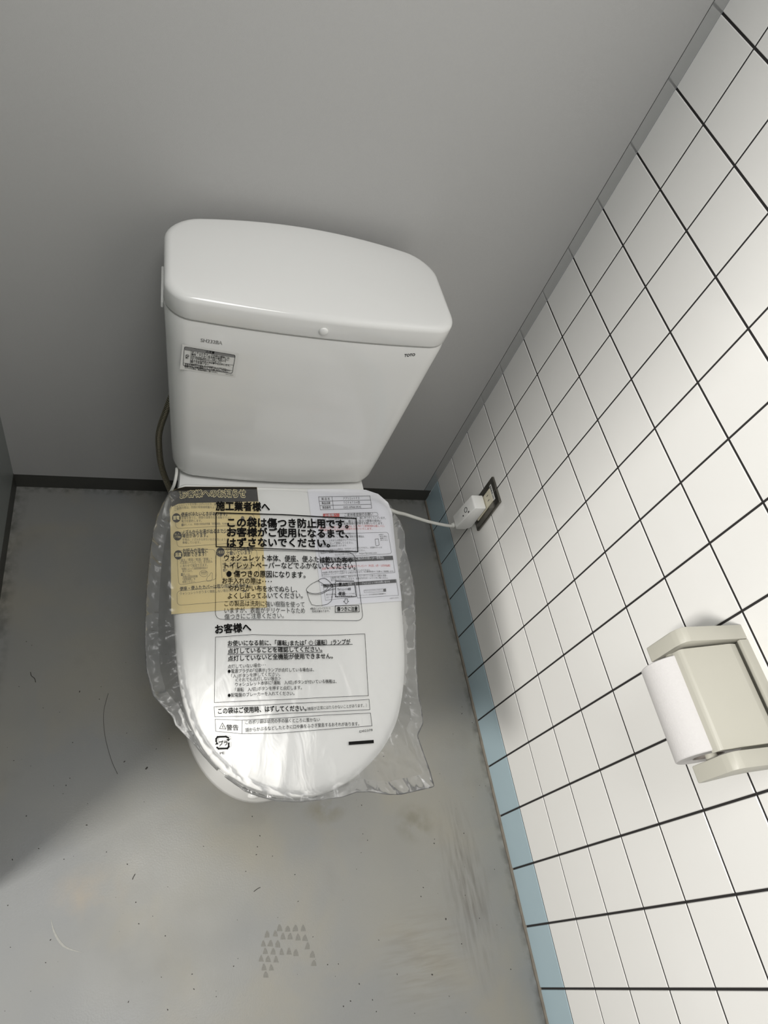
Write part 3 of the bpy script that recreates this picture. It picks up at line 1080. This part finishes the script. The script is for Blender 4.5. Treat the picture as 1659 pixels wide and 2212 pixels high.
for t in [('ウォシュレット本体、便座、便ふたは乾いた布や', 484, 1211, 762, 1217, 12.5, .016), ('トイレットペーパーなどでふかないでください。', 485, 1228, 768, 1230, 12.5, .016), ('● 傷つきの原因になります。', 489, 1246, 660, 1248, 13, .018),
          ('お手入れの際は････', 480, 1260, 587, 1262, 11.5, .012), ('やわらかい布を水でぬらし、', 493, 1276, 642, 1279, 11.5, .012), ('よくしぼってふいてください。', 492, 1293, 654, 1292, 11.5, .012),
          ('この製品は洗剤に強い樹脂を使って', 485, 1309, 658, 1311, 11, .0), ('いますが、表面がデリケートなため', 485, 1324, 659, 1324, 11, .0), ('傷つきにご注意ください。', 485, 1338, 613, 1335, 11, .0)]: p.text(*t)
p.rbox((467, 1186), (766, 1194), (785, 1341), (465, 1338), 16, .9)
p.build('printed_text', ink, bag)
p = PB()
# drawing of a toilet with its lid, and the caution box
def curve(pts, w, n=5):
    p.lines([tuple(q) for q in catmull(pts, n)], w, step=3)
curve([(687, 1254.7), (674, 1261), (665, 1268.5), (661.8, 1274.5), (665, 1279), (674, 1281.8), (687, 1281.8), (698, 1278.5), (705.5, 1273.5), (708.4, 1268.6)], .9)
p.lines([(708.4, 1268.6), (687, 1254.7)], .9)
curve([(662.5, 1277), (667, 1281.5), (676, 1284.2), (689, 1284.2), (700, 1280.5), (709, 1274.5), (719, 1267.5)], .9)
curve([(687, 1254.7), (692, 1251), (698, 1249.8), (704, 1250.6), (712, 1257), (719, 1265.5)], .9)
p.lines([(719, 1265.5), (719, 1276), (716, 1298), (708, 1305), (696, 1308), (683, 1309), (673, 1306), (668, 1296), (663, 1279)], .9)
p.lines([(693.5, 1264), (712, 1264.8), (725, 1261.5)], .8); p.lines([(703, 1277), (725, 1272)], .8)
for k in range(12):
    p.lines([(725 + k * 3.4, 1255.5), (726.6 + k * 3.4, 1255.6)], 1.4); p.lines([(725 + k * 3.7, 1289), (726.6 + k * 3.7, 1289.2)], 1.4)
for k in range(9):
    p.lines([(724.5 + k * .1, 1258 + k * 3.6), (724.6, 1259.6 + k * 3.6)], 1.4); p.lines([(766 + k * .4, 1258 + k * 3.6), (766.2 + k * .4, 1259.6 + k * 3.6)], 1.4)
p.text('便ふた', 731, 1266, 752, 1266, 7, .02); p.text('ウォシュレット本体', 729, 1276, 758, 1275, 5.5, .02); p.text('便座', 731, 1286, 746, 1285.5, 7, .02)
p.lines([(745, 1294), (745, 1299), (742, 1299), (748, 1305), (753, 1299), (750.5, 1299), (750.5, 1294)], .8, True)
p.rbox((724, 1309), (775, 1308), (776, 1322), (724, 1323), .5, 1.1)
p.text('傷つきに注意', 727.5, 1320, 772.5, 1319.5, 8.6, .025)
p.text('※製品によりイラストと', 670, 1317, 714, 1316, 4.2, .01); p.text('形状が異なります。', 674, 1323, 712, 1322, 4.2, .01)
p.build('printed_drawing', ink, bag)
p = PB()
for t in [('お使いになる前に、｢運転｣または｢', 492, 1395, 663, 1394, 10.5, .022), ('（運転）｣ランプが', 680, 1393, 757, 1391, 10.0, .022), ('点灯していることを確認してください。', 492, 1412, 696, 1407, 10.5, .022), ('点灯していないと全機能が使用できません。', 492, 1428, 719, 1422, 10.5, .022),
          ('点灯していない場合･･･', 492, 1444, 574, 1440, 7.6, .004), ('●電源プラグの｢切表示｣ランプが点灯している場合は、', 492, 1454, 678, 1450, 7.6, .008), ('｢入｣ボタンを押してください。', 500, 1464, 605, 1460, 7.6, .004), ('＜それでも点灯しない場合＞', 508, 1473, 607, 1469, 7.6, .002),
          ('ウォシュレット本体に｢運転　入/切｣ボタンが付いている機種は、', 508, 1482.5, 727, 1475.5, 7.6, .006), ('｢運転　入/切｣ボタンを押すと点灯します。', 508, 1494, 652, 1489, 7.6, .006), ('●配電盤のブレーカーを入れてください。', 492, 1506, 636, 1501, 7.6, .006)]: p.text(*t)
p.lines([(492, 1398), (620, 1398), (690, 1394), (761, 1392)], 1.1); p.lines([(492, 1414), (590, 1413), (696, 1409)], 1.1)
for k in range(18):
    a, b = math.radians(-60 + 300 * k / 18), math.radians(-60 + 300 * (k + 1) / 18)
    p.lines([(671.5 + 4.2 * math.cos(a), 1389 + 4.0 * math.sin(a)), (671.5 + 4.2 * math.cos(b), 1389 + 4.0 * math.sin(b))], 1.1)
p.lines([(671.5, 1383.5), (671.5, 1388.5)], 1.1)
p.lines([(465.5, 1376.5), (545, 1371), (620, 1373), (700, 1373), (788, 1369.5)], .9); p.lines([(788, 1369.5), (795.5, 1503)], .9)
p.lines([(795.5, 1503), (740, 1505), (620, 1511), (540, 1514), (463, 1518)], .9); p.lines([(463, 1518), (465.5, 1376.5)], .9)
p.build('printed_text', ink, bag)
p = PB()
p.text('この袋はご使用時、はずしてください。', 471, 1542, 662, 1535, 11, .026); p.text('（機能が正常にはたらかないことがあります。）', 663, 1535, 792, 1527, 7, 0)
p.lines([(462.5, 1527), (560, 1524), (640, 1519), (720, 1516), (797, 1511)], .9); p.lines([(797, 1511), (799, 1533), (700, 1538), (620, 1541), (540, 1547), (464, 1549), (462.5, 1527)], .9)
p.lines([(464.5, 1554), (520, 1556), (600, 1552), (700, 1545), (800, 1540.5)], .9); p.lines([(800, 1540.5), (803.5, 1568), (700, 1576), (600, 1584), (522, 1585), (466, 1580), (464.5, 1554)], .9)
p.lines([(523, 1557), (522.5, 1585)], .9)
p.lines([(474, 1574), (480.5, 1562), (488, 1575)], 1.0, True); p.text('!', 480.0, 1573, 481.8, 1573, 6, .02)
p.text('警告', 489, 1577, 515, 1577, 11, .012)
p.text('このポリ袋は幼児の手の届くところに置かない', 530, 1564, 691, 1558, 7.8, .006); p.text('頭からかぶるなどしたときに口や鼻をふさぎ窒息するおそれがあります。', 530, 1581, 776, 1567, 7.8, .006)
p.text('D02378', 777, 1583, 805, 1579, 5.6, 0)
p.poly([(753, 1602.5), (807, 1598.5), (807.5, 1605.5), (753.5, 1609.5)])
p.build('printed_warning', ink, bag)
p = PB()
# recycling mark: two bent arrows round the letters
p.lines([(467, 1602), (467, 1596), (470, 1592), (488, 1591.5), (493, 1594)], 3.6, step=3)
p.poly([(488, 1597), (498, 1596), (493.5, 1601), (493, 1601)])
p.lines([(494, 1606), (494, 1613), (491, 1617), (472, 1617.5), (469, 1615)], 3.6, step=3)
p.poly([(464.5, 1609), (472, 1608), (468.5, 1602.5), (468, 1602.5)])
p.text('プラ', 473, 1610.5, 492, 1609.5, 9.5, .03)
p.text('PE', 475, 1630, 485, 1629, 5.5, .01)
p.build('recycling_mark', ink, bag)

# ------------------------------------------------------------------ pipes and cords
hose = [(-.672, -.085, .50), (-.690, -.090, .415), (-.7035, -.100, .35), (-.7035, -.110, .31), (-.6965, -.120, .257), (-.681, -.130, .207), (-.664, -.140, .165), (-.640, -.150, .13), (-.60, -.10, .10), (-.59, -.02, .09), (-.59, 0.0, .09)]
bm = tube(hose, .0062, 16, 10)
uvl = bm.loops.layers.uv.new('UVMap')
bm.verts.ensure_lookup_table()
for f in bm.faces:
    if len(f.verts) != 4: continue
    idx = [v.index if v.index >= 0 else 0 for v in f.verts]
bm.verts.index_update()
for f in bm.faces:
    ring = [l.vert.index // 16 for l in f.loops]
    seg_ = [l.vert.index % 16 for l in f.loops]
    wrap = max(seg_) - min(seg_) > 8
    for l, r, s in zip(f.loops, ring, seg_):
        if wrap and s < 8: s += 16
        l[uvl].uv = (s * 1.4, r * 2.6)
hs = link('water_hose', bm, braid)
tag(hs, 'braided steel water hose bowing out beside the cistern on its left', 'hose')
wh = link('water_tube', tube([(-.6745, -.2200, .3900), (-.6755, -.2350, .3905), (-.6785, -.2475, .379), (-.6825, -.2500, .362), (-.688, -.252, .335), (-.692, -.25, .28), (-.685, -.2, .2), (-.64, -.1, .1), (-.62, 0.0, .07)], .0028, 12, 8), cord_plastic)
tag(wh, 'thin white tube crossing the braided hose at the back left of the bowl', 'tube')

plug = empty('power_plug', (-.03, -.207, .26), 'white adaptor plug with a round button hanging in the lower socket of the wall outlet', 'plug')
# housing: side outline in x, z
prof = [(-.0105, .2980), (-.0105, .2150), (-.0200, .2030), (-.0440, .2020), (-.0500, .2130), (-.0385, .2950), (-.0365, .2980)]
bm = prism(prof, 1, -.2235, -.1885, .0032, 3)
for v in bm.verts:      # narrower towards the bottom
    k = max(0, min(1, (.225 - v.co.z) / .022))
    v.co.y = -.206 + (v.co.y + .206) * (1 - .22 * k)
link('housing', bm, white_plastic, plug, angle=35)
def ring_mesh(c, r, w, dirn, th=.0006, n=28):
    d = Vector(dirn).normalized(); a = d.cross(Vector((0, 1, 0))).normalized(); b = d.cross(a)
    bm = bmesh.new(); R = []
    for rr, h in ((r - w, 0), (r - w, th), (r, th), (r, 0)):
        R.append([bm.verts.new(Vector(c) + (a * math.cos(2 * math.pi * k / n) + b * math.sin(2 * math.pi * k / n)) * rr + d * h) for k in range(n)])
    for x, y in zip(R, R[1:]):
        for k in range(n): bm.faces.new((x[k], x[(k + 1) % n], y[(k + 1) % n], y[k]))
    return bm
nrm = (-.99, 0, .139)
link('button_ring', ring_mesh((-.0428, -.2070, .2650), .0062, .0012, nrm), ink_grey, plug)
bm = bmesh.new(); bm_box(bm, -.0433, -.0420, -.2195, -.2170, .272, .276); bm_box(bm, -.0458, -.0445, -.2155, -.2125, .2495, .2525)
link('button_mark', bm, ink_grey, plug)
link('cord_collar', tube([(-.0340, -.2055, .2120), (-.0420, -.2068, .2045), (-.0520, -.2095, .2010)], lambda t: .0085 - .003 * t, 16, 6), cord_plastic, plug)
link('cord', tube([(-.0440, -.2075, .2020), (-.0520, -.2095, .2005), (-.0754, -.2134, .2095), (-.120, -.2208, .232), (-.1663, -.2302, .262), (-.2071, -.2431, .295), (-.2399, -.2623, .33), (-.2697, -.275, .36), (-.300, -.2851, .388), (-.325, -.300, .398)], .0036, 14, 10), cord_plastic, plug)

outlet = empty('wall_outlet', (0, -.206, .285), 'dark stained metal outlet plate with a cream socket, set in the tiled wall', 'outlet')
bm = bmesh.new(); bm_box(bm, -.0065, 0.0, -.2400, -.1715, .2270, .3480, .0022, 3)
link('cover_plate', bm, steel, outlet, angle=35)
bm = bmesh.new(); bm_box(bm, -.0085, -.004, -.2230, -.1900, .2450, .3275, .0006, 1)
sk = link('socket', bm, socket_cream, outlet, angle=35)
bm = bmesh.new()
for yy in (-.2120, -.2000): bm_box(bm, -.0088, -.0080, yy - .0007, yy + .0007, .309, .3165)
link('socket_slot', bm, gap_mat, sk)
bm = bmesh.new(); bm_box(bm, -.0072, -.0060, -.2235, -.1845, .3285, .3365, .0003, 1)
lb = link('socket_label', bm, label_white, outlet, smooth=False)
V, P = glyphs('便座専用 100V', .02)
xs = [v[0] for v in V]; lo, hi = min(xs), max(xs)
me = bpy.data.meshes.new('label_text')
me.from_pydata([(-.00735, -.1860 - .0355 * (x - lo) / (hi - lo), .3305 + y * .0052) for x, y in V], [], P); me.update()
link('label_text', me, ink, lb, smooth=False)
bm = bmesh.new(); bmesh.ops.create_uvsphere(bm, u_segments=16, v_segments=8, radius=1)
for v in bm.verts: v.co = Vector((-.0066 + v.co.x * .0008, -.2060 + v.co.y * .0028, .3420 + v.co.z * .0028))
link('screw', bm, steel, outlet)

# ------------------------------------------------------------------ paper holder and roll
holder = empty('toilet_paper_holder', (0, -.807, .78), 'cream plastic toilet paper holder with two arms, fixed to the tiled wall', 'toilet paper holder')
arm = [(.0, .783), (-.090, .783), (-.0965, .7805), (-.1000, .774), (-.1010, .766), (-.1010, .7160), (-.0990, .7135), (-.0900, .7140), (-.0860, .7220), (-.072, .742), (-.055, .750), (0.0, .752)]
for y0, y1 in ((-.7418, -.7225), (-.8930, -.8735)):
    bm = prism(arm, 1, y0, y1, .0012, 2)
    link('arm', bm, cream, holder, angle=30)
link('back_plate', prism([(0, .700), (-.006, .700), (-.008, .704), (-.008, .774), (-.0135, .7775), (-.0135, .7825), (0, .783)], 1, -.8750, -.7425, .0008, 2), cream, holder, angle=30)
# cover flap hinged near the wall, its lip bent down over the roll
flap = [(-.0200, .7790), (-.030, .7805), (-.0970, .7705), (-.0995, .7690), (-.1010, .7655), (-.1018, .7560), (-.1000, .7555), (-.0988, .7635), (-.0965, .7670), (-.030, .7760), (-.0200, .7760)]
link('cover_flap', prism(flap, 1, -.8690, -.7465, .0007, 2), cream, holder, angle=30)
def cyl(y0, y1, x, z, r, n=28):
    return loft([[(x + r * math.cos(2 * math.pi * k / n), y, z + r * math.sin(2 * math.pi * k / n)) for k in range(n)] for y in (y0, y1)])
RX, RZ = -.0800, .7258
link('spindle', cyl(-.8760, -.7415, RX - .006, RZ + .0105, .0070), cream, holder, angle=40)
roll = empty('toilet_paper_roll', (RX, -.807, RZ), 'white toilet paper roll hanging in the cream holder', 'toilet paper')
R1, R0, n = .0392, .0190, 96
ringsY = []
def cr(r, y): return [(RX + r * math.cos(2 * math.pi * k / n), y, RZ + r * math.sin(2 * math.pi * k / n)) for k in range(n)]
bm = bmesh.new()
rr = [cr(R0, -.7495), cr(R1 - .001, -.7495), cr(R1, -.7505), cr(R1, -.8650), cr(R1 - .001, -.8660), cr(R0, -.8660), cr(R0, -.7495)]
vr = [[bm.verts.new(q) for q in r] for r in rr]
for a, b in zip(vr, vr[1:]):
    for k in range(n): bm.faces.new((a[k], a[(k + 1) % n], b[(k + 1) % n], b[k]))
bmesh.ops.remove_doubles(bm, verts=bm.verts, dist=1e-6)
link('paper', bm, tissue, roll, angle=40)
bm = bmesh.new()
rr = [cr(R0 - .0002, -.7500), cr(R0 - .0002, -.8655), cr(R0 - .0012, -.8655), cr(R0 - .0012, -.7500), cr(R0 - .0002, -.7500)]
vr = [[bm.verts.new(q) for q in r] for r in rr]
for a, b in zip(vr, vr[1:]):
    for k in range(n): bm.faces.new((a[k], a[(k + 1) % n], b[(k + 1) % n], b[k]))
bmesh.ops.remove_doubles(bm, verts=bm.verts, dist=1e-6)
link('cardboard_core', bm, card, roll, angle=40)

# ------------------------------------------------------------------ marks and grit on the floor
def fhit(px, py):
    d = ray(px, py); t = -CAM[2] / d[2]
    return CAM[0] + t * d[0], CAM[1] + t * d[1]

print_mat = mat('shoe_print_dirt', (0.190, 0.186, 0.168), 0.6, noise_amt=.25, noise_scale=500)
scuff_mat = mat('pale_scuff', (0.31, 0.31, 0.285), 0.5, noise_amt=.2, noise_scale=300)
V, P = [], []
rng = random.Random(8)
tri = [[(577, 2018), (595, 2016), (611, 2022), (627, 2022), (644, 2024), (659, 2026)], [(569, 2038), (584, 2038), (600, 2039)], [(573, 2054), (590, 2055), (608, 2055), (624, 2055), (639, 2058)], [(564, 2070), (579, 2071), (596, 2072)], [(570, 2089), (586, 2090)], [(604, 2004), (621, 2006), (638, 2005), (655, 2005)], [(664, 2043), (675, 2062), (678, 2080), (574, 2105)]]
for row in tri:
    for x, y in row:
        w, h = 5.0 + rng.random(), 6.5 + rng.random()
        k = len(V)
        for dx, dy in ((-w, h), (w, h), (w * .75, -h * .1), (w * .2, -h), (-w * .2, -h), (-w * .75, -h * .1)):
            X, Y = fhit(x + dx + rng.uniform(-.8, .8), y + dy + rng.uniform(-.8, .8))
            V.append((X, Y, .00025))
        P.append(tuple(range(k, k + 6)))
me = bpy.data.meshes.new('shoe_print'); me.from_pydata(V, [], P); me.update()
tag(link('shoe_print', me, print_mat, smooth=False), 'faint dirty shoe print of small triangles on the grey floor in front of the toilet', 'shoe print')

bm = bmesh.new()
for k in range(170):
    x, y = rng.uniform(10, 1130), rng.uniform(1380, 2200)
    X, Y = fhit(x, y)
    if X > -.01 or X < -.99: continue
    if ((X - XC) / .16) ** 2 + ((Y + .53) / .21) ** 2 < 1: continue
    s = rng.uniform(.0004, .0010) * (2.0 if rng.random() < .06 else 1)
    q = bmesh.ops.create_icosphere(bm, subdivisions=1, radius=1)['verts']
    e = rng.uniform(1, 2.2)
    a = rng.uniform(0, 3.14)
    for v in q:
        u, w = v.co.x * s * e, v.co.y * s
        v.co = Vector((X + u * math.cos(a) - w * math.sin(a), Y + u * math.sin(a) + w * math.cos(a), (v.co.z + 1) * s * .4))
tag(link('floor_grit', bm, hair), 'specks of dark grit scattered over the grey floor', 'grit', kind='stuff')
for pts, lab in (([(66, 1452), (68, 1460), (75, 1466), (77, 1474)], 'short curled dark hair on the shaded floor left of the toilet'),
                 ([(292, 1888), (288, 1895), (286, 1900)], 'short straight dark hair on the bright floor, front left'),
                 ([(548, 1926), (556, 1920), (562, 1917)], 'slanted dark hair on the floor in front of the toilet, beyond the shoe print'),
                 ([(234, 1498), (224, 1540), (227, 1590), (240, 1640), (254, 1672)], 'long fine hair lying in the shade beside the bowl')):
    path = [(*fhit(*q), .0008) for q in pts]
    tag(link('hair', tube(path, .00035 if 'long' in lab else .0006, 5, 5), hair), lab, 'hair')
path = [(*fhit(*q), .0003) for q in [(110, 1985), (116, 2010), (128, 2033), (145, 2048), (178, 2058)]]
bm = bmesh.new(); prev = None
pp = catmull(path, 6)
for i, q in enumerate(pp):
    t = pp[min(i + 1, len(pp) - 1)] - pp[max(i - 1, 0)]
    t = t / np.linalg.norm(t); nn = np.array([-t[1], t[0], 0]) * .0016 * math.sin(math.pi * (i + .6) / len(pp))
    cur = [bm.verts.new(q + nn), bm.verts.new(q - nn)]
    if prev: bm.faces.new((prev[0], prev[1], cur[1], cur[0]))
    prev = cur
tag(link('scuff_mark', bm, scuff_mat, smooth=False), 'pale curved scuff mark on the bright floor at the front left', 'scuff mark')
